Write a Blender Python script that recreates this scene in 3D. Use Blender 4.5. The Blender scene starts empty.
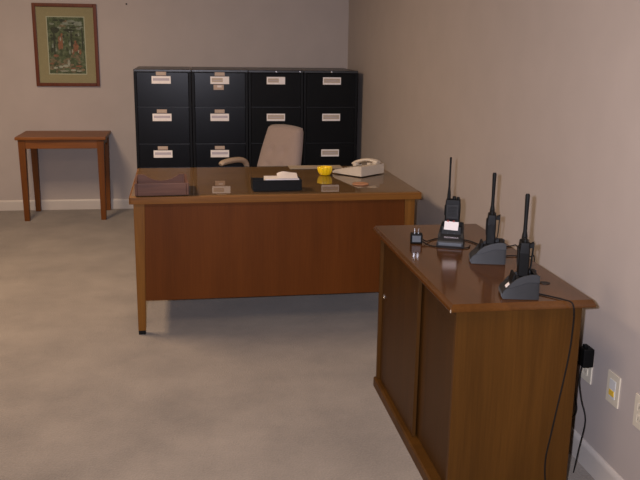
import bpy, bmesh, math, random
from mathutils import Vector, Matrix
random.seed(7)
PI = math.pi
S = bpy.context.scene
COL = S.collection

# ------------------------------------------------------------------ materials
def new_mat(name):
    m = bpy.data.materials.new(name); m.use_nodes = True
    nt = m.node_tree
    b = nt.nodes['Principled BSDF']
    return m, nt, b

def setv(b, **k):
    names = dict(rough='Roughness', metal='Metallic', spec='Specular IOR Level', coat='Coat Weight', coatr='Coat Roughness',
                 sheen='Sheen Weight', ior='IOR')
    for a, v in k.items():
        b.inputs[names[a]].default_value = v

def plain(name, c, rough=.5, noise=.06, nscale=40, bump=0, bscale=200, **k):
    m, nt, b = new_mat(name); setv(b, rough=rough, **k)
    N = nt.nodes; L = nt.links
    tc = N.new('ShaderNodeTexCoord')
    n = N.new('ShaderNodeTexNoise'); n.inputs['Scale'].default_value = nscale; n.inputs['Detail'].default_value = 4
    L.new(tc.outputs['Object'], n.inputs['Vector'])
    r = N.new('ShaderNodeValToRGB')
    r.color_ramp.elements[0].position = .3; r.color_ramp.elements[1].position = .7
    r.color_ramp.elements[0].color = (*[x * (1 - noise) for x in c], 1)
    r.color_ramp.elements[1].color = (*[min(1, x * (1 + noise)) for x in c], 1)
    L.new(n.outputs['Fac'], r.inputs['Fac']); L.new(r.outputs['Color'], b.inputs['Base Color'])
    if bump:
        n2 = N.new('ShaderNodeTexNoise'); n2.inputs['Scale'].default_value = bscale
        L.new(tc.outputs['Object'], n2.inputs['Vector'])
        bp = N.new('ShaderNodeBump'); bp.inputs['Strength'].default_value = bump; bp.inputs['Distance'].default_value = .004
        L.new(n2.outputs['Fac'], bp.inputs['Height']); L.new(bp.outputs['Normal'], b.inputs['Normal'])
    return m

def wood(name, dark, light, axis='x', rough=.35, fine=1.0, **k):
    m, nt, b = new_mat(name); setv(b, rough=rough, **k)
    N = nt.nodes; L = nt.links
    tc = N.new('ShaderNodeTexCoord')
    mp = N.new('ShaderNodeMapping')
    s = [14, 14, 14]; s['xyz'.index(axis)] = 1.1
    mp.inputs['Scale'].default_value = s
    L.new(tc.outputs['Object'], mp.inputs['Vector'])
    n1 = N.new('ShaderNodeTexNoise'); n1.inputs['Scale'].default_value = .8 * fine; n1.inputs['Detail'].default_value = 6
    n1.inputs['Distortion'].default_value = 1.2
    L.new(mp.outputs['Vector'], n1.inputs['Vector'])
    mp2 = N.new('ShaderNodeMapping')
    s2 = [160, 160, 160]; s2['xyz'.index(axis)] = 5
    mp2.inputs['Scale'].default_value = s2
    L.new(tc.outputs['Object'], mp2.inputs['Vector'])
    n2 = N.new('ShaderNodeTexNoise'); n2.inputs['Scale'].default_value = 1; n2.inputs['Detail'].default_value = 3
    L.new(mp2.outputs['Vector'], n2.inputs['Vector'])
    mx = N.new('ShaderNodeMath'); mx.operation = 'MULTIPLY_ADD'; mx.inputs[1].default_value = .35
    L.new(n2.outputs['Fac'], mx.inputs[0]); 
    m3 = N.new('ShaderNodeMath'); m3.operation = 'MULTIPLY'; m3.inputs[1].default_value = .7
    L.new(n1.outputs['Fac'], m3.inputs[0]); L.new(m3.outputs[0], mx.inputs[2])
    r = N.new('ShaderNodeValToRGB')
    r.color_ramp.elements[0].position = .34; r.color_ramp.elements[1].position = .7
    r.color_ramp.elements[0].color = (*dark, 1); r.color_ramp.elements[1].color = (*light, 1)
    L.new(mx.outputs[0], r.inputs['Fac']); L.new(r.outputs['Color'], b.inputs['Base Color'])
    return m

def pane_glass(name, tint=(.93, .96, .94), rough=.0):
    m = bpy.data.materials.new(name); m.use_nodes = True
    nt = m.node_tree; nt.nodes.clear(); N = nt.nodes; L = nt.links
    o = N.new('ShaderNodeOutputMaterial'); mx = N.new('ShaderNodeMixShader')
    f = N.new('ShaderNodeFresnel'); f.inputs['IOR'].default_value = 1.85
    t = N.new('ShaderNodeBsdfTransparent'); t.inputs['Color'].default_value = (*tint, 1)
    g = N.new('ShaderNodeBsdfGlossy'); g.inputs['Roughness'].default_value = rough
    geo = N.new('ShaderNodeNewGeometry'); inv = N.new('ShaderNodeMath'); inv.operation = 'MULTIPLY_ADD'; inv.inputs[1].default_value = -1; inv.inputs[2].default_value = 1
    L.new(geo.outputs['Backfacing'], inv.inputs[0])
    mul = N.new('ShaderNodeMath'); mul.operation = 'MULTIPLY'
    L.new(f.outputs[0], mul.inputs[0]); L.new(inv.outputs[0], mul.inputs[1])
    L.new(mul.outputs[0], mx.inputs[0]); L.new(t.outputs[0], mx.inputs[1]); L.new(g.outputs[0], mx.inputs[2])
    L.new(mx.outputs[0], o.inputs['Surface'])
    return m

def carpet_mat():
    m, nt, b = new_mat('carpet'); setv(b, rough=.95, spec=.1, sheen=.25)
    N = nt.nodes; L = nt.links
    tc = N.new('ShaderNodeTexCoord')
    n1 = N.new('ShaderNodeTexNoise'); n1.inputs['Scale'].default_value = 2.6; n1.inputs['Detail'].default_value = 5; n1.inputs['Roughness'].default_value = .62
    n2 = N.new('ShaderNodeTexNoise'); n2.inputs['Scale'].default_value = 120; n2.inputs['Detail'].default_value = 2
    for n in (n1, n2): L.new(tc.outputs['Object'], n.inputs['Vector'])
    a = N.new('ShaderNodeMath'); a.operation = 'MULTIPLY_ADD'; a.inputs[1].default_value = .3
    L.new(n2.outputs['Fac'], a.inputs[0])
    c = N.new('ShaderNodeMath'); c.operation = 'MULTIPLY'; c.inputs[1].default_value = .7
    L.new(n1.outputs['Fac'], c.inputs[0]); L.new(c.outputs[0], a.inputs[2])
    r = N.new('ShaderNodeValToRGB'); r.color_ramp.elements[0].position = .33; r.color_ramp.elements[1].position = .68
    r.color_ramp.elements[0].color = (.168, .142, .114, 1); r.color_ramp.elements[1].color = (.268, .228, .184, 1)
    L.new(a.outputs[0], r.inputs['Fac']); L.new(r.outputs['Color'], b.inputs['Base Color'])
    bp = N.new('ShaderNodeBump'); bp.inputs['Strength'].default_value = .5; bp.inputs['Distance'].default_value = .006
    L.new(n2.outputs['Fac'], bp.inputs['Height']); L.new(bp.outputs['Normal'], b.inputs['Normal'])
    return m

def foliage_print():
    m, nt, b = new_mat('print_landscape'); setv(b, rough=.7)
    N = nt.nodes; L = nt.links
    tc = N.new('ShaderNodeTexCoord')
    n = N.new('ShaderNodeTexNoise'); n.inputs['Scale'].default_value = 26; n.inputs['Detail'].default_value = 6; n.inputs['Roughness'].default_value = .65
    L.new(tc.outputs['Object'], n.inputs['Vector'])
    r = N.new('ShaderNodeValToRGB'); e = r.color_ramp.elements
    e[0].position = .3; e[0].color = (.035, .045, .03, 1)
    e[1].position = .75; e[1].color = (.30, .31, .22, 1)
    x = e.new(.5); x.color = (.10, .125, .06, 1)
    L.new(n.outputs['Fac'], r.inputs['Fac']); L.new(r.outputs['Color'], b.inputs['Base Color'])
    return m

M = {}
M['wall'] = plain('wall_paint', (.428, .376, .344), .55, .025, 6, .05, 500, spec=.35)
M['ceil'] = plain('ceiling_tile', (.70, .69, .65), .9, .04, 60)
M['trim'] = plain('trim_paint', (.52, .475, .43), .4, .02, 8)
M['carpet'] = carpet_mat()
M['cab'] = plain('black_enamel', (.002, .002, .002), .45, .25, 9, .02, 300, spec=.15)
M['cab_edge'] = plain('black_enamel_edge', (.010, .010, .011), .34, .2, 20, spec=.5)
M['drawer'] = plain('black_enamel_drawer', (.0025, .0027, .004), .29, .35, 7, .02, 260, spec=.17)
M['drawer_matt'] = plain('black_matt_drawer', (.002, .002, .002), .5, .3, 9, .03, 260, spec=.12)
M['card'] = plain('card_paper', (.86, .82, .80), .7, .04, 90)
M['card_tan'] = plain('card_aged', (.50, .42, .33), .7, .06, 90)
M['card_line'] = plain('card_writing', (.50, .46, .52), .7, .1, 300)
M['tab'] = plain('tab_paper', (.48, .37, .30), .7, .08, 120)
M['chrome'] = plain('chrome', (.75, .75, .76), .2, .02, 30, metal=1.0)
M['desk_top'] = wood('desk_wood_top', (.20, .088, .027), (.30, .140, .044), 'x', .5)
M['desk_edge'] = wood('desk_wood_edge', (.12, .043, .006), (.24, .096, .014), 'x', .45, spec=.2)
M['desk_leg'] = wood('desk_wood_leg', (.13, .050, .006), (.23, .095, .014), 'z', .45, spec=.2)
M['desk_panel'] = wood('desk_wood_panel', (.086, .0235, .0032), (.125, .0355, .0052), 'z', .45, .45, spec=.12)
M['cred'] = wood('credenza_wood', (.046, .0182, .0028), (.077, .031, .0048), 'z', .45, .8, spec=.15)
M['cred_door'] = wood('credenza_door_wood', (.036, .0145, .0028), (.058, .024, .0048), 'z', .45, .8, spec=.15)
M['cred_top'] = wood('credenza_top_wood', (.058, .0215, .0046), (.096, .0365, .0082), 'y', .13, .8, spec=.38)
M['table'] = wood('table_wood', (.14, .044, .006), (.24, .082, .013), 'x', .42, spec=.3)
M['table_leg'] = wood('table_leg_wood', (.10, .030, .004), (.18, .060, .009), 'z', .45, spec=.2)
M['walnut'] = wood('tray_wood', (.068, .028, .019), (.165, .075, .046), 'x', .4, spec=.25)
M['frame'] = wood('frame_wood', (.075, .017, .006), (.15, .038, .011), 'z', .4, spec=.2)
M['mat'] = plain('picture_mat', (.40, .32, .19), .8, .04, 60)
M['matline'] = plain('mat_bevel', (.60, .56, .45), .7, .02, 60)
M['print'] = foliage_print()
M['p_red'] = plain('print_orange', (.33, .13, .075), .7, .35, 60)
M['p_white'] = plain('print_white', (.46, .43, .37), .7, .25, 80)
M['p_earth'] = plain('print_earth', (.24, .17, .11), .7, .5, 45)
M['p_sky'] = plain('print_sky', (.30, .31, .27), .7, .3, 45)
M['p_dark'] = plain('print_tree', (.04, .045, .03), .7, .4, 60)
M['glass'] = pane_glass('sheet_glass')
M['black'] = plain('black_plastic', (.003, .003, .003), .5, .15, 60, spec=.15)
M['black_soft'] = plain('black_rubber', (.004, .004, .004), .6, .15, 60, spec=.2)
M['charcoal'] = plain('charcoal_plastic', (.0115, .0115, .0120), .5, .12, 60, .02, 900, spec=.3)
M['grey_lab'] = plain('grey_label', (.075, .085, .10), .5, .05, 80)
M['paper'] = plain('white_paper', (.74, .68, .66), .8, .02, 60)
M['paper_tan'] = plain('tan_folder', (.36, .29, .21), .6, .05, 30)
M['yellow'] = plain('yellow_glass', (.90, .60, .010), .15, .06, 30, coat=.6)
M['phone'] = plain('beige_plastic', (.52, .45, .36), .45, .03, 40)
M['phone_dark'] = plain('phone_keys', (.22, .19, .15), .5, .05, 40)
M['coaster'] = plain('cork_coaster', (.42, .20, .10), .75, .12, 90)
M['uph'] = plain('chair_fabric', (.315, .245, .215), .9, .07, 150, .25, 700, sheen=.2)
M['arm'] = plain('chair_arm_plastic', (.40, .305, .22), .5, .04, 50)
M['chair_dark'] = plain('chair_base_plastic', (.05, .045, .04), .5, .1, 50)
M['outlet'] = plain('outlet_plastic', (.62, .56, .44), .4, .02, 40)
M['outlet_dark'] = plain('outlet_slots', (.05, .045, .04), .5, .02, 40)
M['yellow_sw'] = plain('amber_button', (.70, .46, .05), .35, .03, 40)
M['red'] = plain('red_plastic', (.30, .02, .02), .5, .03, 40)
M['hole'] = plain('grommet_rubber', (.01, .008, .007), .6, .03, 40)
M['steel'] = plain('white_enamel', (.6, .6, .58), .4, .02, 40)

def lamp_mat():
    m, nt, b = new_mat('lamp_diffuser')
    b.inputs['Base Color'].default_value = (.9, .88, .8, 1)
    b.inputs['Emission Color'].default_value = (1, .80, .58, 1); b.inputs['Emission Strength'].default_value = 2.0
    return m
M['lamp'] = lamp_mat()

# ------------------------------------------------------------------ mesh builder
class MB:
    def __init__(s): s.bm = bmesh.new(); s.mats = []
    def mi(s, m):
        if m is None: return 0
        if m not in s.mats: s.mats.append(m)
        return s.mats.index(m)
    def hexa(s, P, m=None, bev=0, seg=2):
        """P: 8 points, bottom ring then top ring, counter-clockwise seen from above"""
        b = bmesh.new()
        v = [b.verts.new(p) for p in P]
        for f in ((3, 2, 1, 0), (4, 5, 6, 7), (0, 1, 5, 4), (1, 2, 6, 5), (2, 3, 7, 6), (3, 0, 4, 7)):
            b.faces.new([v[i] for i in f])
        if bev: bmesh.ops.bevel(b, geom=b.edges[:], offset=bev, segments=seg, profile=.5, affect='EDGES')
        s.merge(b, m)
    def merge(s, b, m=None):
        i = s.mi(m)
        mp = {v: s.bm.verts.new(v.co) for v in b.verts}
        for f in b.faces:
            try:
                nf = s.bm.faces.new([mp[v] for v in f.verts]); nf.material_index = i
            except ValueError: pass
        b.free()
    def box(s, x0, y0, z0, x1, y1, z1, m=None, bev=0, seg=2):
        s.hexa([(x0, y0, z0), (x1, y0, z0), (x1, y1, z0), (x0, y1, z0), (x0, y0, z1), (x1, y0, z1), (x1, y1, z1), (x0, y1, z1)], m, bev, seg)
    def prism(s, pts, f, m=None, bev=0, seg=2):
        """pts: 2D outline; f(p, t) -> 3D for t = 0, 1"""
        b = bmesh.new()
        A = [b.verts.new(f(p, 0)) for p in pts]; B = [b.verts.new(f(p, 1)) for p in pts]
        n = len(pts)
        b.faces.new(A[::-1]); b.faces.new(B)
        for i in range(n): b.faces.new([A[i], A[(i + 1) % n], B[(i + 1) % n], B[i]])
        bmesh.ops.recalc_face_normals(b, faces=b.faces[:])
        if bev: bmesh.ops.bevel(b, geom=b.edges[:], offset=bev, segments=seg, profile=.5, affect='EDGES')
        s.merge(b, m)
    def tube(s, pts, r, m=None, seg=8, smooth=True, sub=4):
        P = [Vector(p) for p in pts]; R = [Vector(q) if isinstance(q, tuple) else Vector((q, q)) for q in (r if isinstance(r, list) else [r] * len(P))]
        if smooth and len(P) > 2:
            Q, RR = [], []
            for i in range(len(P) - 1):
                p0 = P[max(i - 1, 0)]; p1 = P[i]; p2 = P[i + 1]; p3 = P[min(i + 2, len(P) - 1)]
                for k in range(sub):
                    t = k / sub
                    Q.append(.5 * ((2 * p1) + (p2 - p0) * t + (2 * p0 - 5 * p1 + 4 * p2 - p3) * t * t + (3 * p1 - p0 - 3 * p2 + p3) * t ** 3))
                    RR.append(R[i] * (1 - t) + R[i + 1] * t)
            Q.append(P[-1]); RR.append(R[-1]); P, R = Q, RR
        b = bmesh.new(); rings = []
        up = Vector((0, 0, 1))
        prev = None
        for i, p in enumerate(P):
            d = (P[min(i + 1, len(P) - 1)] - P[max(i - 1, 0)]).normalized()
            if prev is None:
                a = d.cross(up)
                if a.length < .05: a = d.cross(Vector((0, 1, 0)))
            else:
                a = prev - d * prev.dot(d)
            a.normalize(); c = d.cross(a); prev = a
            rr = R[i]; ra, rc = rr
            rings.append([b.verts.new(p + a * ra * math.cos(2 * PI * k / seg) + c * rc * math.sin(2 * PI * k / seg)) for k in range(seg)])
        for i in range(len(rings) - 1):
            for k in range(seg):
                b.faces.new([rings[i][k], rings[i][(k + 1) % seg], rings[i + 1][(k + 1) % seg], rings[i + 1][k]])
        b.faces.new(rings[0][::-1]); b.faces.new(rings[-1])
        bmesh.ops.recalc_face_normals(b, faces=b.faces[:])
        s.merge(b, m)
    def lathe(s, prof, c=(0, 0, 0), seg=24, m=None, mod=None):
        b = bmesh.new(); rings = []
        for r, z in prof:
            ring = []
            for k in range(seg):
                a = 2 * PI * k / seg
                q = r * (mod(a, r, z) if mod else 1)
                ring.append(b.verts.new((c[0] + q * math.cos(a), c[1] + q * math.sin(a), c[2] + z)))
            rings.append(ring)
        for i in range(len(rings) - 1):
            for k in range(seg):
                b.faces.new([rings[i][k], rings[i][(k + 1) % seg], rings[i + 1][(k + 1) % seg], rings[i + 1][k]])
        b.faces.new(rings[0][::-1]); b.faces.new(rings[-1])
        bmesh.ops.recalc_face_normals(b, faces=b.faces[:])
        s.merge(b, m)
    def poly(s, pts, m=None):
        i = s.mi(m)
        f = s.bm.faces.new([s.bm.verts.new(p) for p in pts]); f.material_index = i
    def build(s, name, parent=None, mat=None, angle=35, loc=None):
        me = bpy.data.meshes.new(name)
        bmesh.ops.recalc_face_normals(s.bm, faces=[f for f in s.bm.faces])
        s.bm.to_mesh(me); s.bm.free()
        if mat and not s.mats: s.mats = [mat]
        for m in s.mats: me.materials.append(M[m])
        me.polygons.foreach_set('use_smooth', [True] * len(me.polygons))
        me.set_sharp_from_angle(angle=math.radians(angle))
        o = bpy.data.objects.new(name, me); COL.objects.link(o)
        w = o.modifiers.new('weighted_normals', 'WEIGHTED_NORMAL'); w.keep_sharp = True
        if parent: o.parent = parent
        if loc: o.location = loc
        return o

def thing(name, label, cat, loc=(0, 0, 0), rz=0, group=None):
    o = bpy.data.objects.new(name, None); COL.objects.link(o)
    o.empty_display_size = .1
    o.location = loc; o.rotation_euler = (0, 0, math.radians(rz))
    return tag(o, label, cat, group)
def tag(o, label, cat, group=None):
    o['label'] = label; o['category'] = cat
    if group: o['group'] = group
    return o
def struct(o): o['kind'] = 'structure'; return o
def bx(name, parent, mat, a, b, bev=0, seg=2):
    m = MB(); m.box(*a, *b, mat, bev, seg); return m.build(name, parent)

def copy_tree(o, parent=None):
    c = o.copy(); COL.objects.link(c)
    if parent: c.parent = parent
    for ch in list(o.children): copy_tree(ch, c)
    return c

# ------------------------------------------------------------------ room
RX, DY, LX, FY, CZ = 1.4434, 7.7058, -3.3, -1.6, 2.7
T = .12
def slab(name, a, b, mat):
    return struct(bx(name, None, mat, a, b))
slab('floor', (LX - T, FY - T, -.1), (RX + T, DY + T, 0), 'carpet')
slab('ceiling', (LX - T, FY - T, CZ), (RX + T, DY + T, CZ + .1), 'ceil')
slab('wall_back', (LX - T, DY, 0), (RX + T, DY + T, CZ), 'wall')
slab('wall_right', (RX, FY - T, 0), (RX + T, DY, CZ), 'wall')
slab('wall_left', (LX - T, FY - T, 0), (LX, DY, CZ), 'wall')
slab('wall_front', (LX, FY - T, 0), (RX, FY, CZ), 'wall')
BB = .094
def skirting(name, f):
    m = MB()
    prof = [(0, 0), (.014, 0), (.014, BB - .02), (.010, BB - .008), (.004, BB), (0, BB)]
    m.prism(prof, f, 'trim'); return struct(m.build(name))
skirting('baseboard_back', lambda p, t: (LX + t * (RX - .0145 - LX), DY - p[0], p[1]))
skirting('baseboard_right', lambda p, t: (RX - p[0], FY + t * (DY - FY), p[1]))
skirting('baseboard_left', lambda p, t: (LX + p[0], FY + .0145 + t * (DY - FY - .03), p[1]))

# ------------------------------------------------------------------ filing cabinets
CX, CY, CW, CT, DP = -.4660, 6.9438, .4655, 1.302, .3035
CD = .70
cards = {0: [('w',), ('w',), ('w',), ('w',)], 1: [('half',), ('w',), ('w',), ('w',)],
         2: [('half',), ('t',), ('t',), ('t',)], 3: [('t',), ('t',), ('t',), ('t',)]}
cab_labels = ['glossy black filing cabinet standing farthest from the corner, nearest the little table',
              'glossy black filing cabinet with a third small tag stuck under its top drawer card',
              'black filing cabinet directly behind the upholstered swivel chair',
              'black filing cabinet standing in the corner against the right wall, behind the telephone']
coff = [[-.0085 + .0, -.0105, -.012, -.012], [.001, -.004, -.007, -.007], [.0, .0, .0, .0], [.008, .006, .002, .002]]
def make_cabinet(i):
    x0 = CX + i * CW
    W = CW - .004
    t = thing('filing_cabinet', cab_labels[i], 'filing cabinet', (x0 + .002, CY, 0), 0, 'row of black filing cabinets')
    glossy = i < 2
    m = MB()   # carcass: sides, back, top, plinth, rails
    s = .022
    m.box(0, 0, .0, s, CD, CT - .022, 'cab', .002); m.box(W - s, 0, .0, W, CD, CT - .022, 'cab', .002)
    m.box(s, CD - .015, .0, W - s, CD, CT - .022, 'cab')
    m.box(0, 0, CT - .022, W, CD, CT, 'cab_edge', .004, 3)
    m.box(s, .012, .02, W - s, .03, .085, 'cab')
    for k in range(1, 4):
        z = CT - .001 - k * DP + .0005
        m.box(s, .004, z - .004, W - s, .03, z + .004, 'cab_edge')
    m.box(s, .004, .076, W - s, CD - .015, .088, 'cab')
    m.build('body', t)
    dm = 'drawer' if glossy else 'drawer_matt'
    for k in range(4):
        zt = CT - .002 - k * DP if k else CT - .0235
        zb = CT - .002 - (k + 1) * DP + .004
        d = MB()
        d.box(s + .001, -.004, zb, W - s - .001, .018, zt, dm, .003, 2)
        d.box(s + .012, .018, zb + .02, W - s - .012, .55, zt - .05, 'cab')
        dr = d.build('drawer', t)
        xc = W / 2 + coff[i][k] - .002
        cz = CT - .0845 - k * DP
        c = MB()
        c.box(xc - .077, -.0065, cz - .0305, xc + .077, -.0035, cz + .0305, 'chrome' if False else 'card', .001, 1)
        kind = cards[i][k][0]
        if kind == 'w':
            c.box(xc - .066, -.0069, cz - .006, xc + .066, -.0064, cz + .014, 'card_line')
        elif kind == 'half':
            c.box(xc - .066, -.0069, cz - .015, xc + .024, -.0064, cz + .018, 'card_tan')
            c.box(xc - .060, -.0072, cz - .003, xc + .015, -.0068, cz + .003, 'card_line')
        else:
            c.box(xc - .069, -.0069, cz - .015, xc + .069, -.0064, cz + .020, 'card_tan')
            c.box(xc - .055, -.0072, cz - .002, xc + .05, -.0068, cz + .004, 'card_line')
        c.build('label_card', dr)
        if glossy:
            g = MB(); zc = cz + .0505
            g.box(xc - .041, -.0065, zc - .0145, xc + .041, -.0035, zc + .0145, 'tab', .001, 1)
            g.box(xc - .033, -.0069, zc - .004, xc + .030, -.0064, zc + .005, 'card_tan')
            g.build('index_tag', dr)
        if i == 1 and k == 0:
            g = MB(); zc = cz - .057; xx = xc - .010
            g.box(xx - .042, -.0065, zc - .021, xx + .042, -.0035, zc + .021, 'tab', .001, 1)
            g.box(xx - .012, -.0069, zc - .001, xx + .024, -.0064, zc + .015, 'paper')
            g.build('index_tag', dr)
    if i >= 2:
        l = MB(); l.lathe([(.007, 0), (.007, .006), (.005, .008)], seg=14, m='chrome')
        o = l.build('lock', t, loc=(W / 2, -.0005, CT - .011)); o.rotation_euler = (PI / 2, 0, 0)
    if i == 2:
        l = MB(); l.box(W - .032, -.003, CT - .018, W - .026, .002, CT - .004, 'chrome', .001); l.build('latch', t)
for i in range(4): make_cabinet(i)

# ------------------------------------------------------------------ desk
DX, DYk, DW, DD, DZ = -.3252, 4.2446, 1.5428, .985, .76
GT = .005
desk = thing('office_desk', 'large brown wooden office desk with a glass-covered top and a plain front panel', 'desk', (DX, DYk, 0), .916)
m = MB()
m.box(0, 0, DZ - GT - .036, DW, DD, DZ - GT, 'desk_top', .004, 3)
dtop = m.build('desktop', desk)
m = MB(); m.box(0, -.006, DZ - GT - .037, DW, .0, DZ - GT - .001, 'desk_edge', .0025, 2)
m.box(-.006, -.006, DZ - GT - .037, 0, DD, DZ - GT - .001, 'desk_edge', .0025, 2); m.box(DW, -.006, DZ - GT - .037, DW + .006, DD, DZ - GT - .001, 'desk_edge', .0025, 2)
m.build('edge_banding', desk)
m = MB(); m.box(.004, .004, DZ - GT + .0004, DW - .004, DD - .004, DZ, 'glass', .0012, 1); m.build('glass_sheet', desk)
TZ = DZ - GT - .036
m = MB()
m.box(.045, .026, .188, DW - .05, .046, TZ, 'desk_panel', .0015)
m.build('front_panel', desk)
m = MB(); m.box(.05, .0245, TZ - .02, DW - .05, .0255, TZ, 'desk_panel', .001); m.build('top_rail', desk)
def desk_leg(x0, x1, ax, ay):
    # outer corner stays, tapers to the foot: ax / ay = direction of taper
    w0, w1 = .058, .040
    def q(xo, yo, sx, sy, w, z): 
        a = [(xo, yo), (xo + sx * w, yo + sy * w)]
        xs = sorted([a[0][0], a[1][0]]); ys = sorted([a[0][1], a[1][1]])
        return [(xs[0], ys[0], z), (xs[1], ys[0], z), (xs[1], ys[1], z), (xs[0], ys[1], z)]
    m = MB()
    m.hexa(q(x0, x1, ax, ay, w1, .022) + q(x0, x1, ax, ay, w0, TZ), 'desk_leg', .003)
    l = m.build('leg', desk)
    f = MB(); f.hexa(q(x0 + ax * .0015, x1 + ay * .0015, ax, ay, w1 - .003, 0) + q(x0 + ax * .0008, x1 + ay * .0008, ax, ay, w1 - .0016, .0225), 'black_soft', .002); f.build('foot_cap', l)
for (xo, sx) in ((.014, 1), (DW - .022, -1)):
    desk_leg(xo, .020, sx, 1); desk_leg(xo, DD - .03, sx, -1)
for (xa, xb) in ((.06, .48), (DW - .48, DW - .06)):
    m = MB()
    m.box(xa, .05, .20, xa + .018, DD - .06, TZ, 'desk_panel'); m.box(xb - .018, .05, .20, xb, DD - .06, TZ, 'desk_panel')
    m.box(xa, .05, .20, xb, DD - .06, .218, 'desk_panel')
    p = m.build('pedestal', desk)
    for k in range(3):
        z = .225 + k * .163
        d = bx('drawer', desk, 'desk_edge', (xa + .02, DD - .075, z), (xb - .02, DD - .055, z + .155), .003)
        hd = MB(); hd.tube([((xa + xb) / 2 - .05, DD - .055, z + .08), ((xa + xb) / 2 - .045, DD - .035, z + .08), ((xa + xb) / 2 + .045, DD - .035, z + .08), ((xa + xb) / 2 + .05, DD - .055, z + .08)], .004, 'chrome')
        hd.build('handle', d)
# wooden letter tray
t = thing('letter_tray', 'brown wooden letter tray with a scooped back, on the left end of the desk glass', 'letter tray', (-.170, 4.405, DZ + .0006), 2.5)
wx, dy2, h = .137, .155, .064
m = MB(); m.box(-wx + .0125, -dy2, .0, wx - .0125, -dy2 + .012, h, 'walnut', .002); m.build('front_panel', t)
def scoop():
    P = [(-wx + .012, 0), (wx - .012, 0), (wx - .012, h)]
    for k in range(0, 17):
        u = k / 16
        x = .095 - u * .19 + .002
        P.append((x, h - .036 * math.sin(PI * u) ** .8 if 0 < u < 1 else h))
    P.append((-wx + .012, h)); return P
m = MB(); m.prism(scoop(), lambda p, q: (p[0], dy2 - .012 + .012 * q, p[1]), 'walnut'); m.build('back_panel', t)
for sx in (-1, 1):
    m = MB(); a, b = sorted((sx * wx, sx * (wx - .012)))
    m.box(a, -dy2, 0, b, dy2, h, 'walnut', .002); m.build('side_panel', t)
m = MB(); m.box(-wx + .0125, -dy2 + .0125, 0.001, wx - .0125, dy2 - .0125, .008, 'walnut'); m.build('base', t)
# black letter box with papers
t = thing('document_tray', 'low black plastic tray holding loose white papers, in the middle of the desk', 'document tray', (.444, 4.415, DZ + .0006), .4)
wx, dy2, h = .133, .066, .057
m = MB(); m.box(-wx, -dy2, 0, wx, dy2, .004, 'black'); m.build('base', t)
for sx in (-1, 1):
    m = MB(); a, b = sorted((sx * wx, sx * (wx - .005))); m.box(a, -dy2 + .0052, .0042, b, dy2 - .0052, h, 'black', .001); m.build('side_panel', t)
m = MB(); m.box(-wx, -dy2, .0042, wx, -dy2 + .005, h, 'black', .001); m.box(-wx, -dy2 - .002, h - .008, wx, -dy2, h, 'black', .0008); m.build('front_panel', t)
m = MB(); m.box(-wx, dy2 - .005, .0042, wx, dy2, h - .006, 'black', .001); m.build('back_panel', t)
m = MB(); m.box(-.066, -.055, .0005, .117, .055, .0575, 'paper', .0006, 1)
st = m.build('paper_stack', None, loc=(.447, 4.415, DZ + .005)); tag(st, 'stack of white paper standing just above the rim of the low black tray', 'paper stack')
def crumple(name, pts, zf, loc, rz, label, th=.0012):
    m = MB(); nx, ny = 12, 8
    (x0, y0, x1, y1) = pts
    b = bmesh.new()
    V = [[[b.verts.new((x0 + (x1 - x0) * i / nx, y0 + (y1 - y0) * j / ny, zf(i / nx, j / ny) + k * th)) for k in (0, 1)] for j in range(ny + 1)] for i in range(nx + 1)]
    for i in range(nx):
        for j in range(ny):
            b.faces.new([V[i][j][1], V[i + 1][j][1], V[i + 1][j + 1][1], V[i][j + 1][1]])
            b.faces.new([V[i][j][0], V[i][j + 1][0], V[i + 1][j + 1][0], V[i + 1][j][0]])
    for i in range(nx):
        for j in (0, ny):
            b.faces.new([V[i][j][0], V[i + 1][j][0], V[i + 1][j][1], V[i][j][1]])
    for j in range(ny):
        for i in (0, nx):
            b.faces.new([V[i][j][0], V[i][j + 1][0], V[i][j + 1][1], V[i][j][1]])
    m.merge(b, 'paper')
    o = m.build(name, None, loc=loc); o.rotation_euler = (0, 0, math.radians(rz)); tag(o, label, 'sheet of paper')
    return o
crumple('paper_sheet', (-.055, -.055, .055, .055), lambda u, v: .0012 + .010 * (v ** 1.5) + .010 * math.sin(PI * u) * v + .003 * math.sin(7 * u) * v,
        (.505, 4.415, DZ + .0628), -3, 'loose curling white sheet lying on top of the papers in the black tray')

# yellow bowl
m = MB()
mod = lambda a, r, z: 1 + (.045 * math.cos(12 * a) if r > .02 and z > .006 else 0)
m.lathe([(.0, 0), (.028, 0), (.033, .004), (.040, .018), (.044, .034), (.0445, .046), (.042, .049), (.039, .046), (.036, .03), (.03, .014), (.0, .011)], seg=96, m='yellow', mod=mod)
bo = m.build('ashtray', None, loc=(.785, 4.862, DZ + .0006), angle=50); tag(bo, 'yellow ribbed glass ashtray on the desk beside the telephone', 'ashtray')
# coaster
m = MB(); m.lathe([(0, 0), (.045, 0), (.0465, .0015), (.0465, .004), (.045, .0055), (0, .0055)], seg=40, m='coaster')
tag(m.build('coaster', None, loc=(.935, 4.515, DZ + .0006)), 'round orange-brown coaster on the desk glass in front of the telephone', 'coaster')
# tan folder at back of desk
m = MB(); m.box(-.17, -.062, 0, .17, .062, .003, 'paper_tan', .0006, 1)
tag(m.build('paper_folder', None, loc=(.772, 5.165, DZ + .0006)), 'thin tan folder lying along the far edge of the desk behind the yellow ashtray', 'folder')

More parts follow.
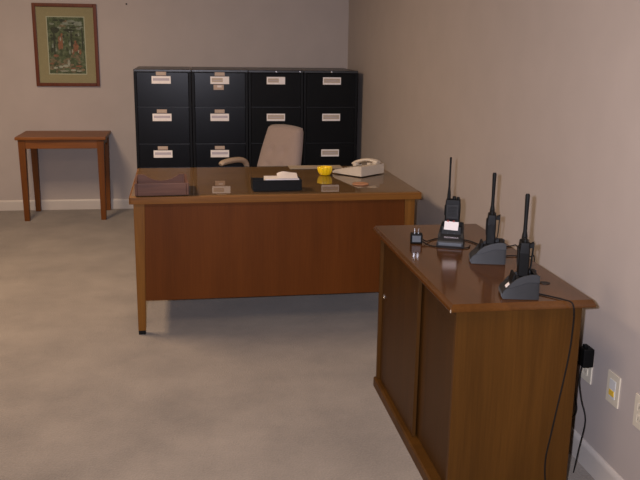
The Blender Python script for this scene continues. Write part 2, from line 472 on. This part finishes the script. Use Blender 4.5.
# telephone: local +x along the rear (N -> R), local +y towards its front (N -> L)
ph = thing('desk_telephone', 'beige corded desk telephone seen from behind, on the right end of the desk', 'telephone', (.984, 4.740, DZ + .0006), 40)
PW, PL = .225, .225
m = MB()
m.prism([(0, .004), (0, .062), (.03, .064), (PL - .02, .026), (PL, .016), (PL, .004)], lambda p, q: (q * PW, p[0], p[1]), 'phone', .0025)
body = m.build('body', ph)
def top_z(y): return .064 - (y - .03) * (.038 / (PL - .05))
m = MB()
for i in range(3):
    for j in range(4):
        x = .03 + i * .024; y = .07 + j * .024
        m.box(x, y, top_z(y) - .008, x + .016, y + .016, top_z(y) + .002, 'phone_dark', .001)
m.build('keypad', body)
m = MB(); m.prism([(.05, .052), (.05, .066), (.075, .066), (.075, .048)], lambda p, q: (PW - .075 + q * .06, p[0], p[1]), 'phone')
m.prism([(.16, .03), (.16, .044), (.185, .04), (.185, .026)], lambda p, q: (PW - .075 + q * .06, p[0], p[1]), 'phone'); m.build('cradle', ph)
m = MB()
hx = PW - .045
m.tube([(hx, .010, .072), (hx, .03, .076), (hx, .075, .081), (hx, .125, .075), (hx, .175, .058), (hx, .205, .046)], [(.021, .010), (.022, .013), (.019, .010), (.019, .010), (.021, .013), (.020, .009)], 'phone', 12)
m.lathe([(.0, -.016), (.020, -.016), (.022, -.004), (.021, .0)], (hx, .032, .077), 20, 'phone')
m.lathe([(.0, -.016), (.020, -.016), (.022, -.004), (.021, .0)], (hx, .185, .052), 20, 'phone')
m.build('handset', ph)

# ------------------------------------------------------------------ swivel chair (local front = -y)
ch = thing('office_chair', 'taupe upholstered swivel office chair with tan arms, between the desk and the filing cabinets', 'office chair', (.475, 6.2, 0), -52)
def pad(name, W, H, TH, taper, parent, mat, puff=.012, tuft=None, n=18, rnd=.26):
    """upright cushion, front face -y, bottom at z = 0"""
    b = bmesh.new(); G = {}
    def prof(u, v):
        # rounded-rectangle plan -> squircle mapping
        a, c = 2 * u - 1, 2 * v - 1
        x = a * math.sqrt(max(0, 1 - rnd * c * c / 1.0 * .5)); z = c * math.sqrt(max(0, 1 - rnd * a * a * .5))
        return x, z
    for s_ in (-1, 1):
        for i in range(n + 1):
            for j in range(n + 1):
                u, v = i / n, j / n
                x, z = prof(u, v)
                e = max(abs(2 * u - 1), abs(2 * v - 1))
                th = TH / 2 * (1 - e ** 6) ** .5 if e < 1 else 0
                if s_ < 0: 
                    th += puff * (1 - e * e)
                    if tuft:
                        for (tx, tz) in tuft: th -= .026 * math.exp(-(((2 * u - 1) - tx) ** 2 + ((2 * v - 1) - tz) ** 2) / .012)
                wx_ = W / 2 * (1 - taper * (v))
                if e == 1 and s_ > 0: G[(1, i, j)] = G[(-1, i, j)]; continue
                G[(s_, i, j)] = b.verts.new((x * wx_, s_ * th, H / 2 + z * H / 2))
    for s_ in (-1, 1):
        for i in range(n):
            for j in range(n):
                q = [G[(s_, i, j)], G[(s_, i + 1, j)], G[(s_, i + 1, j + 1)], G[(s_, i, j + 1)]]
                try: b.faces.new(q if s_ < 0 else q[::-1])
                except ValueError: pass
    bmesh.ops.recalc_face_normals(b, faces=b.faces[:])
    m = MB(); m.merge(b, mat)
    return m.build(name, parent, angle=80)
bk = pad('backrest', .505, .46, .085, .24, ch, 'uph', .012, [(-.3, .05), (.3, .05), (-.32, -.5), (.32, -.5)])
bk.location = (0, .20, .464); bk.rotation_euler = (math.radians(-15), 0, 0)
se = pad('seat', .48, .47, .09, .0, ch, 'uph', .012)
se.location = (0, .235, .435); se.rotation_euler = (math.radians(90), 0, 0); se.scale = (1, 1, 1)
for sx in (-1, 1):
    m = MB()
    dz = -.024 if sx < 0 else -.06
    m.tube([(sx * .262, -0.135, .632 + dz), (sx * .262, -0.110, .646 + dz), (sx * .262, -0.030, .655 + dz), (sx * .262, 0.060, .653 + dz), (sx * .262, 0.115, .632 + dz), (sx * .262, 0.135, .58 + dz), (sx * .25, .09, .48), (sx * .20, .07, .405)],
           [(.022, .014), (.030, .020), (.032, .022), (.031, .022), (.027, .022), (.024, .018), (.020, .014), (.018, .012)], 'arm', 12)
    m.build('armrest', ch)
m = MB(); m.tube([(0, .08, .385), (0, .23, .39), (0, .27, .46), (0, .285, .62)], [(.03, .008)] * 4, 'chair_dark', 8); m.build('back_bracket', ch)
m = MB(); m.box(-.12, -.1, .36, .12, .14, .386, 'chair_dark', .006); m.build('seat_plate', ch)
m = MB(); m.lathe([(.028, .1), (.028, .24), (.018, .242), (.018, .36)], seg=20, m='chair_dark'); m.build('gas_column', ch)
for k in range(5):
    a = 2 * PI * k / 5 + .3
    m = MB(); c, s_ = math.cos(a), math.sin(a)
    m.tube([(0, 0, .12), (.14 * c, .14 * s_, .105), (.29 * c, .29 * s_, .075)], [(.028, .02), (.022, .016), (.016, .012)], 'chair_dark', 8)
    sp = m.build('base_arm', ch)
    w = MB()
    for d in (-.012, .012):
        w.tube([(.29 * c - s_ * (d - .007), .29 * s_ + c * (d - .007), .027), (.29 * c - s_ * (d + .007), .29 * s_ + c * (d + .007), .027)], .027, 'black', 16, False)
    w.tube([(.29 * c, .29 * s_, .027), (.29 * c, .29 * s_, .08)], .006, 'chrome', 8, False)
    w.build('caster', sp)

# ------------------------------------------------------------------ side table
tb = thing('side_table', 'small reddish-brown wooden side table with tapered legs under the framed picture', 'side table', (-1.1040, 7.185, 0))
tw, td, tz = .372, .505, .726
m = MB(); m.box(-tw, 0, tz - .026, tw, td, tz, 'table', .005, 3); m.build('tabletop', tb)
def tleg(x, y, sx, sy):
    w0, w1 = .058, .043
    m = MB()
    def ring(w, z):
        xs = sorted((x, x + sx * w)); ys = sorted((y, y + sy * w))
        return [(xs[0], ys[0], z), (xs[1], ys[0], z), (xs[1], ys[1], z), (xs[0], ys[1], z)]
    top = ring(w0, tz - .026); x += sx * .010; y += sy * .006
    m.hexa(ring(w1, 0) + top, 'table_leg', .003); m.build('leg', tb)
for sx in (-1, 1):
    tleg(sx * (tw - .020), .022, -sx, 1); tleg(sx * (tw - .020) + (.02 if sx < 0 else 0), td - .012, -sx, -1)
m = MB(); m.box(-tw + .06, .03, tz - .10, tw - .06, .048, tz - .026, 'table', .001); m.build('apron', tb)
m = MB(); m.box(-tw + .06, td - .05, tz - .10, tw - .06, td - .034, tz - .026, 'table', .001); m.build('apron', tb)
for sx in (-1, 1):
    m = MB(); a, b = sorted((sx * (tw - .03), sx * (tw - .048)))
    n = 14; P = [(.078, tz - .026), (.078, tz - .10)]
    P = [(.078, tz - .026), (.078, tz - .115)] + [(.078 + (td - .158) * k / n, tz - .115 + .035 * math.sin(PI * k / n) ** .6 if 0 < k < n else tz - .115) for k in range(1, n)] + [(td - .08, tz - .115), (td - .08, tz - .026)]
    m.prism(P, lambda p, q: (a + q * (b - a), p[0], p[1]), 'table'); m.build('apron', tb)

# ------------------------------------------------------------------ framed picture
PX0, PX1, PZ0, PZ1 = -1.356, -.810, 1.120, 1.831
pf = thing('framed_picture', 'framed print of two orange-coated figures in green woods, hanging above the side table', 'framed picture', ((PX0 + PX1) / 2, DY - .001, (PZ0 + PZ1) / 2))
pw, phh = (PX1 - PX0) / 2, (PZ1 - PZ0) / 2
pf.rotation_euler = (0, 0, 0)
m = MB(); fw_, dd = .030, .022
for (x0, z0, x1, z1) in ((-pw, -phh, -pw + fw_, phh), (pw - fw_, -phh, pw, phh), (-pw + fw_, -phh, pw - fw_, -phh + fw_), (-pw + fw_, phh - fw_, pw - fw_, phh)):
    m.box(x0, -dd, z0, x1, 0, z1, 'frame', .004, 2)
m.build('frame', pf)
m = MB(); qx0, qx1, qz0, qz1 = -.160, .166, -.252, .246
iw, ih = pw - fw_, phh - fw_
for (x0, z0, x1, z1) in ((-iw, -ih, qx0, ih), (qx1, -ih, iw, ih), (qx0, -ih, qx1, qz0), (qx0, qz1, qx1, ih)):
    m.box(x0, -.009, z0, x1, -.006, z1, 'mat')
e = .007
for (x0, z0, x1, z1) in ((qx0, qz0, qx0 + e, qz1), (qx1 - e, qz0, qx1, qz1), (qx0 + e, qz0, qx1 - e, qz0 + e), (qx0 + e, qz1 - e, qx1 - e, qz1)):
    m.box(x0, -.0085, z0, x1, -.006, z1, 'matline')
m.build('mat', pf)
# the print: a flat sheet with painted patches of its own
m = MB(); m.box(qx0 - .01, -.0055, qz0 - .01, qx1 + .01, -.004, qz1 + .01, 'print')
BL = 0
def blob(cx, cz, rx, rz_, mat, n=18, lay=0, wob=.18):
    global BL
    BL += 1; y = -.0056 - BL * .00003
    m.poly([(cx + rx * (1 + random.uniform(-wob, wob)) * math.cos(2 * PI * k / n), y, cz + rz_ * (1 + random.uniform(-wob, wob)) * math.sin(2 * PI * k / n)) for k in range(n)][::-1], mat)
for k in range(46): blob(random.uniform(qx0 + .025, qx1 - .025), random.uniform(qz0 + .02, qz0 + .17), random.uniform(.008, .026), random.uniform(.005, .012), 'p_earth')
for k in range(30): blob(random.uniform(qx0 + .02, qx1 - .02), random.uniform(-.06, .10), random.uniform(.004, .012), random.uniform(.006, .022), random.choice(['p_dark', 'p_sky', 'p_earth', 'p_dark']))
for k in range(26): blob(random.uniform(qx0 + .03, qx1 - .03), random.uniform(.11, .215), random.uniform(.008, .026), random.uniform(.005, .013), random.choice(['p_sky', 'p_dark', 'p_sky', 'p_earth']))
for (x, z, a, b) in ((.10, .185, .026, .02), (.05, .205, .04, .009), (-.09, .13, .04, .025), (.02, .13, .04, .012)): blob(x, z, a, b, 'p_sky' if z > .15 else 'p_dark')
for (x, z, a, b) in ((-.10, .02, .008, .12), (.045, .06, .006, .10), (.14, .05, .007, .11)): blob(x, z, a, b, 'p_dark')
for (x, z, a, b) in ((-.047, .045, .020, .040), (-.058, -.005, .012, .034), (-.036, .0, .010, .034), (-.09, -.09, .022, .010), (-.035, .093, .009, .011)): blob(x, z, a, b, 'p_red')
for (x, z, a, b) in ((.083, -.015, .022, .040), (.055, -.055, .012, .024), (.115, -.058, .011, .022), (.078, .032, .009, .011), (.10, -.18, .03, .008), (-.13, -.16, .02, .008), (.05, -.20, .025, .007)): blob(x, z, a, b, 'p_red')
for (x, z, a, b) in ((.015, -.150, .011, .028), (-.012, -.178, .026, .010), (-.055, -.185, .020, .010), (-.10, -.195, .018, .010), (.05, -.215, .022, .009), (.10, -.222, .02, .007), (-.03, -.222, .04, .006), (.05, -.05, .006, .016), (.102, -.052, .006, .014), (-.047, .055, .006, .02)): blob(x, z, a, b, 'p_white')
m.build('print', pf)
m = MB(); m.box(-iw, -.0125, -ih, iw, -.0105, ih, 'glass'); m.build('glass_pane', pf)
# nail above, in bare wall
m = MB(); m.lathe([(.0015, 0), (.0015, .010), (.006, .0105), (.007, .012), (.004, .014), (0, .0145)], seg=12, m='black')
o = m.build('wall_nail', None, loc=(-.551, DY, 1.836)); o.rotation_euler = (PI / 2, 0, 0); tag(o, 'tiny dark nail head in the bare back wall, between picture and corner', 'nail')

# ------------------------------------------------------------------ credenza
KX0, KX1, KY0, KY1, KZ = .790, 1.255, 2.350, 3.4700, .7576
kr = thing('credenza', 'brown wooden credenza with two sliding doors along the right wall', 'credenza', (KX0, KY0, 0))
kw, kl = KX1 - KX0, KY1 - KY0
# top: moulded edge, lower edge spreads out
def ring(o, z): return [(-o, -o, z), (kw + o, -o, z), (kw + o, kl + o, z), (-o, kl + o, z)]
b = bmesh.new()
prof = [(.002, KZ - .0255), (.0085, KZ - .0245), (.010, KZ - .019), (.007, KZ - .012), (.003, KZ - .006), (.001, KZ - .002), (-.001, KZ)]
R_ = [[b.verts.new(p) for p in ring(o, z)] for o, z in prof]
for i in range(len(R_) - 1):
    for k in range(4): b.faces.new([R_[i][k], R_[i][(k + 1) % 4], R_[i + 1][(k + 1) % 4], R_[i + 1][k]])
b.faces.new(R_[0][::-1]); b.faces.new(R_[-1])
m = MB(); m.merge(b, 'cred_top')
m.box(-.0105, -.0105, KZ - .024, -.008, -.008, KZ - .014, 'paper_tan')     # chipped corner
m.build('top', kr, angle=40)
fx = .020            # carcass front plane
tz_ = KZ - .0255
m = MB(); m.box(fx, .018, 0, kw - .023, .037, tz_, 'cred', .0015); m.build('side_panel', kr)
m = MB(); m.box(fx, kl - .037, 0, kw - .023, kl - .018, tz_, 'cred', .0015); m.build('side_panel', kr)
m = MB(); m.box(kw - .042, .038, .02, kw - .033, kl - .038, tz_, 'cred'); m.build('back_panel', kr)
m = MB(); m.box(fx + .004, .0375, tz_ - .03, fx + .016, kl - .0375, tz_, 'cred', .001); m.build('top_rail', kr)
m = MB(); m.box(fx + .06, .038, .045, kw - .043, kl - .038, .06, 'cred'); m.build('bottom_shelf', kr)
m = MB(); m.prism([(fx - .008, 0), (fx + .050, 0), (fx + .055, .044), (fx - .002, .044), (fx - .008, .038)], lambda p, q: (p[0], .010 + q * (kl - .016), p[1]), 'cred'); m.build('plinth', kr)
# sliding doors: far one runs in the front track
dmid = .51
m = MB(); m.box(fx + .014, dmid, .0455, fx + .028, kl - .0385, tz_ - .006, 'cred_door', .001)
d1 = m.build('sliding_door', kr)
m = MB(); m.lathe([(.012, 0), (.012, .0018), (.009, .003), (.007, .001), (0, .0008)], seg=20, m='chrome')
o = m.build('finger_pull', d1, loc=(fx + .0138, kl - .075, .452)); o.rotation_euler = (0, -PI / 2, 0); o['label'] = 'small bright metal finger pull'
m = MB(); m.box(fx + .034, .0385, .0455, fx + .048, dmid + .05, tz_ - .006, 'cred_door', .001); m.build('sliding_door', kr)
# grommet
m = MB(); m.lathe([(.018, 0), (.018, .0015), (.013, .0022), (.009, .001), (0, .0006)], seg=20, m='hole')
m.build('grommet', kr, loc=(1.176 - KX0, 2.541 - KY0, KZ + .0003))

# ------------------------------------------------------------------ chargers and radios (front = -y)
KZ1 = KZ + .0006
def trap(y, z, w): return [(-w / 2, y, z), (w / 2, y, z)]
def make_charger(label, loc, rz, text=False, sticker=False, sx=1, sy=1):
    c = thing('radio_charger', label, 'charger', loc, rz, 'radio desk chargers')
    c.scale = (sx, sy, 1)
    m = MB(); b = bmesh.new()
    # sections along y: (y, z_top, width_bottom, width_top)
    sec = [(-.060, .018, .096, .090), (-.056, .025, .098, .088), (-.034, .046, .098, .082), (-.012, .058, .097, .077), (.020, .066, .095, .074), (.048, .068, .092, .074), (.056, .062, .090, .074)]
    R = [[b.verts.new(p) for p in ((-wb / 2, y, 0), (wb / 2, y, 0), (wb / 2 - .003, y, min(.016, zt * .7)), (wt / 2, y, zt), (-wt / 2, y, zt), (-wb / 2 + .003, y, min(.016, zt * .7)))] for y, zt, wb, wt in sec]
    for i in range(len(R) - 1):
        for k in range(6): b.faces.new([R[i][k], R[i][(k + 1) % 6], R[i + 1][(k + 1) % 6], R[i + 1][k]])
    b.faces.new(R[0]); b.faces.new(R[-1][::-1])
    bmesh.ops.recalc_face_normals(b, faces=b.faces[:])
    bmesh.ops.bevel(b, geom=[e for e in b.edges if e.is_manifold and e.calc_face_angle(0) > .5], offset=.0018, segments=2, affect='EDGES')
    m.merge(b, 'charcoal'); m.build('base', c, angle=30)
    m = MB()   # dark pocket collar around the radio
    def rc(x0, y0, x1, y1, z): return [(x0, y0, z), (x1, y0, z), (x1, y1, z), (x0, y1, z)]
    m.hexa(rc(-.0338, -.034, .0338, -.024, .044) + rc(-.0338, -.026, .0338, -.020, .076), 'black', .001)     # front lip of the pocket
    m.hexa(rc(-.0338, .036, .0338, .055, .06) + rc(-.0338, .036, .0338, .048, .081), 'black', .001)
    for q in (-1, 1):                                  # cheeks that follow the curve of the flank
        cheek = [(-.046, .034), (-.034, .051), (-.016, .066), (.004, .075), (.028, .081), (.046, .0815), (.0555, .076), (.056, .055), (.02, .055), (-.03, .036)]
        m.prism(cheek, lambda p, t: (q * (.0345 + t * (.0455 - max(0, p[1] - .035) * .17 - .0345)), p[0], p[1]), 'charcoal', .0008, 1)
    m.build('pocket', c)
    m = MB(); m.box(-.040, -.0618, .004, .040, -.0585, .016, 'grey_lab', .001); m.build('front_strip', c)
    m = MB()
    for k in (-1, 1): m.lathe([(.003, 0), (.003, .002), (.0015, .003)], (k * .012, -.030, .0482), 10, 'grey_lab')
    m.build('indicator', c)
    if text:
        cu = bpy.data.curves.new('lettering', 'FONT'); cu.body = 'MOTOROLA'; cu.size = .0088; cu.align_x = 'CENTER'; cu.extrude = .0003
        tmp = bpy.data.objects.new('lettering', cu); COL.objects.link(tmp)
        dg = bpy.context.evaluated_depsgraph_get()
        me = bpy.data.meshes.new_from_object(tmp.evaluated_get(dg)); bpy.data.objects.remove(tmp)
        me.materials.clear(); me.materials.append(M['card_line'])
        o = bpy.data.objects.new('lettering', me); COL.objects.link(o); o.parent = c
        o.location = (.003, -.0487, .0332); o.rotation_euler = (math.radians(46), 0, 0)
    if sticker:
        m = MB(); m.box(-.013, -.008, 0, .013, .008, .0007, 'paper'); o = m.build('sticker', c, loc=(.018, -.042, .0388)); o.rotation_euler = (math.radians(46), 0, 0); o['label'] = 'small white sticker'
    return c
def make_radio(label, loc, rz, whip, tagged=False):
    r = thing('two_way_radio', label, 'two-way radio', loc, rz, 'two-way radios standing in chargers')
    m = MB()
    H0, H1 = .0, .112     # radio stands on the collar; origin at the collar's top
    m.hexa([(-.0290, -.0165, H0), (.0290, -.0165, H0), (.0290, .0165, H0), (-.0290, .0165, H0), (-.031, -.0175, H1 - .03), (.031, -.0175, H1 - .03), (.031, .0165, H1 - .03), (-.031, .0165, H1 - .03)], 'black', .004, 3)
    m.hexa([(-.031, -.0175, H1 - .036), (.031, -.0175, H1 - .036), (.031, .0165, H1 - .036), (-.031, .0165, H1 - .036), (-.028, -.014, H1), (.028, -.014, H1), (.028, .0150, H1), (-.028, .0150, H1)], 'black', .004, 3)
    body = m.build('body', r)
    m = MB(); m.box(-.024, -.0195, .034, .024, -.0165, .090, 'charcoal', .0015)
    for k in range(7): m.box(-.018, -.0203, .045 + k * .006, .018, -.0192, .0475 + k * .006, 'black')
    m.build('speaker_grille', r)
    m = MB(); m.box(-.033, -.007, .045, -.030, .007, .085, 'black_soft', .001); m.build('talk_button', r)
    for kx, rr, hh in ((.004, .0075, .012), (.019, .0065, .010)):
        m = MB(); m.lathe([(rr, 0), (rr, hh * .8), (rr * .8, hh), (0, hh)], (kx, 0, H1 - .001), 14, 'black_soft'); m.build('knob', r)
    m = MB()
    if whip: m.lathe([(.0075, 0), (.007, .02), (.0055, .035), (.0042, .05), (.0038, .14), (.0042, .146), (.0042, .168), (.002, .170)], (-.018, 0, H1 - .002), 12, 'black_soft')
    else: m.lathe([(.010, 0), (.009, .015), (.0065, .03), (.006, .06), (.0068, .11), (.0074, .146), (.0055, .151), (0, .1515)], (-.014, 0, H1 - .002), 14, 'black_soft')
    m.build('antenna', r)
    m = MB(); m.prism([(.0165, .102), (.0300, .108), (.0300, .092), (.0265, .03), (.0225, .016), (.021, .016), (.0235, .03), (.0265, .09), (.0165, .09)], lambda p, q: (-.011 + q * .022, p[0], p[1]), 'black_soft', .0006); m.build('belt_clip', r)
    if tagged:
        m = MB(); m.hexa([(-.029, -.0415, -.006), (.027, -.0415, -.008), (.027, -.0398, -.008), (-.029, -.0398, -.006), (-.027, -.0340, .027), (.029, -.0340, .025), (.029, -.0323, .025), (-.027, -.0323, .027)], 'paper', .0006); o = m.build('name_tag', r); o['label'] = 'white paper tag'
        m = MB()
        for k in (-.014, .008): m.box(k - .004, -.0345, .0245, k + .004, -.0165, .0285, 'red', .001)
        m.build('tag_clip', r)
    return r
spots = [((1.026, 3.118), -22, 'charger nearest the desk, facing the room, holding the radio with a white tag',
          'radio with a white paper tag and thin whip antenna, in the charger nearest the desk', dict(text=True, sx=1.14), dict(whip=True, tagged=True)),
         ((1.080, 2.838), -106, 'plain dark charger turned sideways, between the other two chargers on the credenza',
          'thick-antenna radio in the plain charger, between the other two radios', dict(sy=1.1), dict(whip=False)),
         ((1.034, 2.418), -104, 'dark charger with a small white sticker, nearest the free end of the credenza',
          'thick-antenna radio in the white-stickered charger, nearest the free end of the credenza', dict(sticker=True), dict(whip=False))]
for (x, y), rz, cl, rl, ck, rk in spots:
    make_charger(cl, (x, y, KZ1), rz, **ck)
    a = math.radians(rz); off = .0055
    make_radio(rl, (x - off * math.sin(a), y + off * math.cos(a), KZ1 + .0705), rz - (0 if rk['whip'] else 4), **rk)

# plug-in power adapter lying on the credenza, prongs up
pa = thing('power_adapter', 'small black power adapter with its prongs pointing up, on the far corner of the credenza', 'power adapter', (.887, 3.142, KZ1), -12)
m = MB(); m.box(-.024, -.019, 0, .024, .019, .040, 'black', .004, 3); pb = m.build('body', pa)
m = MB(); m.box(-.017, -.0198, .008, .017, -.0185, .034, 'grey_lab'); m.build('rating_label', pa)
for k in (-1, 1):
    m = MB(); m.box(k * .0075 - .003, -.0009, .0395, k * .0075 + .003, .0009, .060, 'chrome', .0004, 1); m.build('prong', pa)

# cords
def cord(name, label, pts, r=.0023):
    m = MB(); m.tube(pts, r, 'black_soft', 8); return tag(m.build(name), label, 'cord', 'black charger cords')
z = KZ1 + .0026
cord('adapter_cord', 'black cord running from the upturned adapter behind the tagged radio', [(.913, 3.138, KZ1 + .014), (.93, 3.14, KZ1 + .006), (.955, 3.17, z), (1.0, 3.2, z), (1.06, 3.19, z), (1.11, 3.145, z), (1.14, 3.06, z), (1.20, 3.03, z), (1.255, 3.045, z), (1.277, 3.05, z), (1.285, 3.05, KZ - .03), (1.288, 3.05, .55), (1.29, 2.95, .12), (1.30, 2.9, .004)])
cord('charger_cord', 'black cord looping forward between the upturned adapter and the tagged charger', [(.905, 3.118, KZ1 + .012), (.925, 3.09, z), (.95, 3.062, z), (.985, 3.045, z), (1.03, 3.028, z), (1.07, 3.035, z), (1.09, 3.07, z)])
cord('charger_cord', 'black cord leaving the back of the middle charger towards the wall', [(1.131, 2.862, KZ1 + .010), (1.15, 2.875, z), (1.18, 2.895, z), (1.225, 2.89, z), (1.262, 2.875, z), (1.278, 2.87, KZ - .004), (1.282, 2.872, .6), (1.284, 2.875, .3), (1.285, 2.88, .15), (1.29, 2.89, .004)])
cord('charger_cord', 'black cord crossing the credenza near edge and hanging down its end', [(1.076, 2.440, KZ1 + .010), (1.10, 2.42, z), (1.13, 2.385, z), (1.155, 2.352, z), (1.170, 2.327, KZ + .002), (1.176, 2.3185, KZ - .012), (1.18, 2.3195, KZ - .04), (1.186, 2.33, .70), (1.187, 2.338, .60), (1.178, 2.342, .50), (1.165, 2.342, .41), (1.148, 2.342, .29), (1.137, 2.342, .20), (1.144, 2.338, .11), (1.165, 2.33, .02), (1.19, 2.32, .003)])
cord('adapter_cord', 'black cord hanging straight from the wall adapter to the floor beside the credenza', [(1.405, 2.66, .408), (1.395, 2.655, .34), (1.40, 2.635, .27), (1.41, 2.61, .2), (1.385, 2.59, .1), (1.37, 2.585, .004)])
cord('adapter_cord', 'black cord looping from the wall adapter back behind the credenza', [(1.395, 2.68, .408), (1.38, 2.685, .34), (1.395, 2.67, .26), (1.395, 2.665, .20), (1.35, 2.70, .13), (1.32, 2.72, .10), (1.30, 2.74, .08)])

# ------------------------------------------------------------------ wall plates on the right wall
def plate(name, label, cat, y, zc, kind, group=None):
    t = thing(name, label, cat, (RX, y, zc), 0, group)
    m = MB(); m.box(-.006, -.042, -.0575, 0, .042, .0575, 'outlet', .002, 2); m.build('cover_plate', t)
    if kind == 'duplex':
        for s_ in (-1, 1):
            m = MB(); m.box(-.0085, -.017, s_ * .02 - .014, -.0055, .017, s_ * .02 + .014, 'outlet', .003, 2)
            r = m.build('receptacle', t)
            m = MB()
            m.box(-.009, -.008, s_ * .02 - .004, -.0082, -.006, s_ * .02 + .006, 'outlet_dark'); m.box(-.009, .006, s_ * .02 - .004, -.0082, .008, s_ * .02 + .005, 'outlet_dark')
            m.build('slots', r)
    else:
        m = MB(); m.box(-.0085, -.021, -.034, -.0055, .021, .034, 'steel', .002, 2); m.build('insert', t)
        m = MB(); m.box(-.0105, -.017, -.026, -.008, .017, -.004, 'yellow_sw', .001, 1); o = m.build('button', t); o['label'] = 'amber yellow lower half'
    return t
plate('wall_outlet', 'cream wall outlet partly behind the credenza, with a black adapter plugged in', 'wall outlet', 2.693, .380, 'duplex', 'cream wall plates')
plate('wall_jack', 'cream wall plate with an amber yellow insert, between the other two plates', 'wall plate', 2.492, .376, 'jack', 'cream wall plates')
plate('wall_outlet', 'cream wall outlet nearest the camera, on the near side of the amber plate', 'wall outlet', 2.304, .370, 'duplex', 'cream wall plates')
wa = thing('power_adapter', 'black power adapter plugged into the wall outlet behind the credenza', 'power adapter', (RX - .0095, 2.655, .398))
m = MB(); m.box(-.042, -.024, 0, -.0005, .020, .072, 'black', .005, 3); m.build('body', wa)
m = MB(); m.box(-.034, -.008, .071, -.018, .01, .084, 'black', .003, 2); m.build('strain_relief', wa)

# ------------------------------------------------------------------ light
def troffer(x, y, label, power):
    t = thing('ceiling_light', label, 'ceiling light', (x, y, CZ), 0, 'ceiling lights')
    m = MB(); a, b2 = .31, .61
    for (x0, y0, x1, y1) in ((-a, -b2, a, -b2 + .03), (-a, b2 - .03, a, b2), (-a, -b2 + .03, -a + .03, b2 - .03), (a - .03, -b2 + .03, a, b2 - .03)):
        m.box(x0, y0, -.025, x1, y1, 0, 'steel', .003)
    m.build('frame', t)
    m = MB(); m.box(-a + .03, -b2 + .03, -.018, a - .03, b2 - .03, -.002, 'lamp'); m.build('diffuser', t)
    L = bpy.data.lights.new('tube_light', 'AREA'); L.shape = 'RECTANGLE'; L.size = .55; L.size_y = 1.15; L.energy = power; L.color = (1.0, .725, .49)
    o = bpy.data.objects.new('tube_light', L); COL.objects.link(o); o.parent = t; o.location = (0, 0, -.03)
troffer(-.2, 1.3, 'ceiling light panel above the open carpet in front of the desk', 34)
troffer(-1.55, 4.9, 'ceiling light panel above the carpet beside the desk', 76)
# the camera's own flash, a hand's breadth left of the lens
F = bpy.data.lights.new('camera_flash', 'SPOT'); F.shadow_soft_size = .014; F.spot_size = math.radians(98); F.spot_blend = 1.0; F.energy = 360; F.color = (.93, .92, 1.08)
fo = bpy.data.objects.new('camera_flash', F); COL.objects.link(fo)

# ------------------------------------------------------------------ camera
f_px, pitch, yaw, roll, H = 821.8016, math.radians(13.7008), math.radians(8.8956), math.radians(.8075), 1.5545
fw = Vector((math.sin(yaw) * math.cos(pitch), math.cos(yaw) * math.cos(pitch), -math.sin(pitch)))
rt = Vector((math.cos(yaw), -math.sin(yaw), 0)); up = rt.cross(fw)
rt2 = math.cos(roll) * rt + math.sin(roll) * up; up2 = -math.sin(roll) * rt + math.cos(roll) * up
cam = bpy.data.cameras.new('camera'); cam.sensor_width = 36; cam.lens = f_px / 640 * 36; cam.clip_start = .01
co = bpy.data.objects.new('camera', cam); COL.objects.link(co)
Rm = Matrix((rt2, up2, -fw)).transposed().to_4x4()
co.matrix_world = Matrix.Translation((0, 0, H)) @ Rm
S.camera = co
fo.matrix_world = Matrix.Translation(Vector((0, 0, H)) - rt2 * .08 + up2 * .03) @ Rm

w = bpy.data.worlds.new('world'); S.world = w; w.use_nodes = True
w.node_tree.nodes['Background'].inputs[0].default_value = (.5, .5, .55, 1); w.node_tree.nodes['Background'].inputs[1].default_value = .05
S.view_settings.view_transform = 'Standard'; S.view_settings.look = 'None'; S.view_settings.gamma = 1; S.view_settings.use_curve_mapping = False
S.view_settings.exposure = 0.0
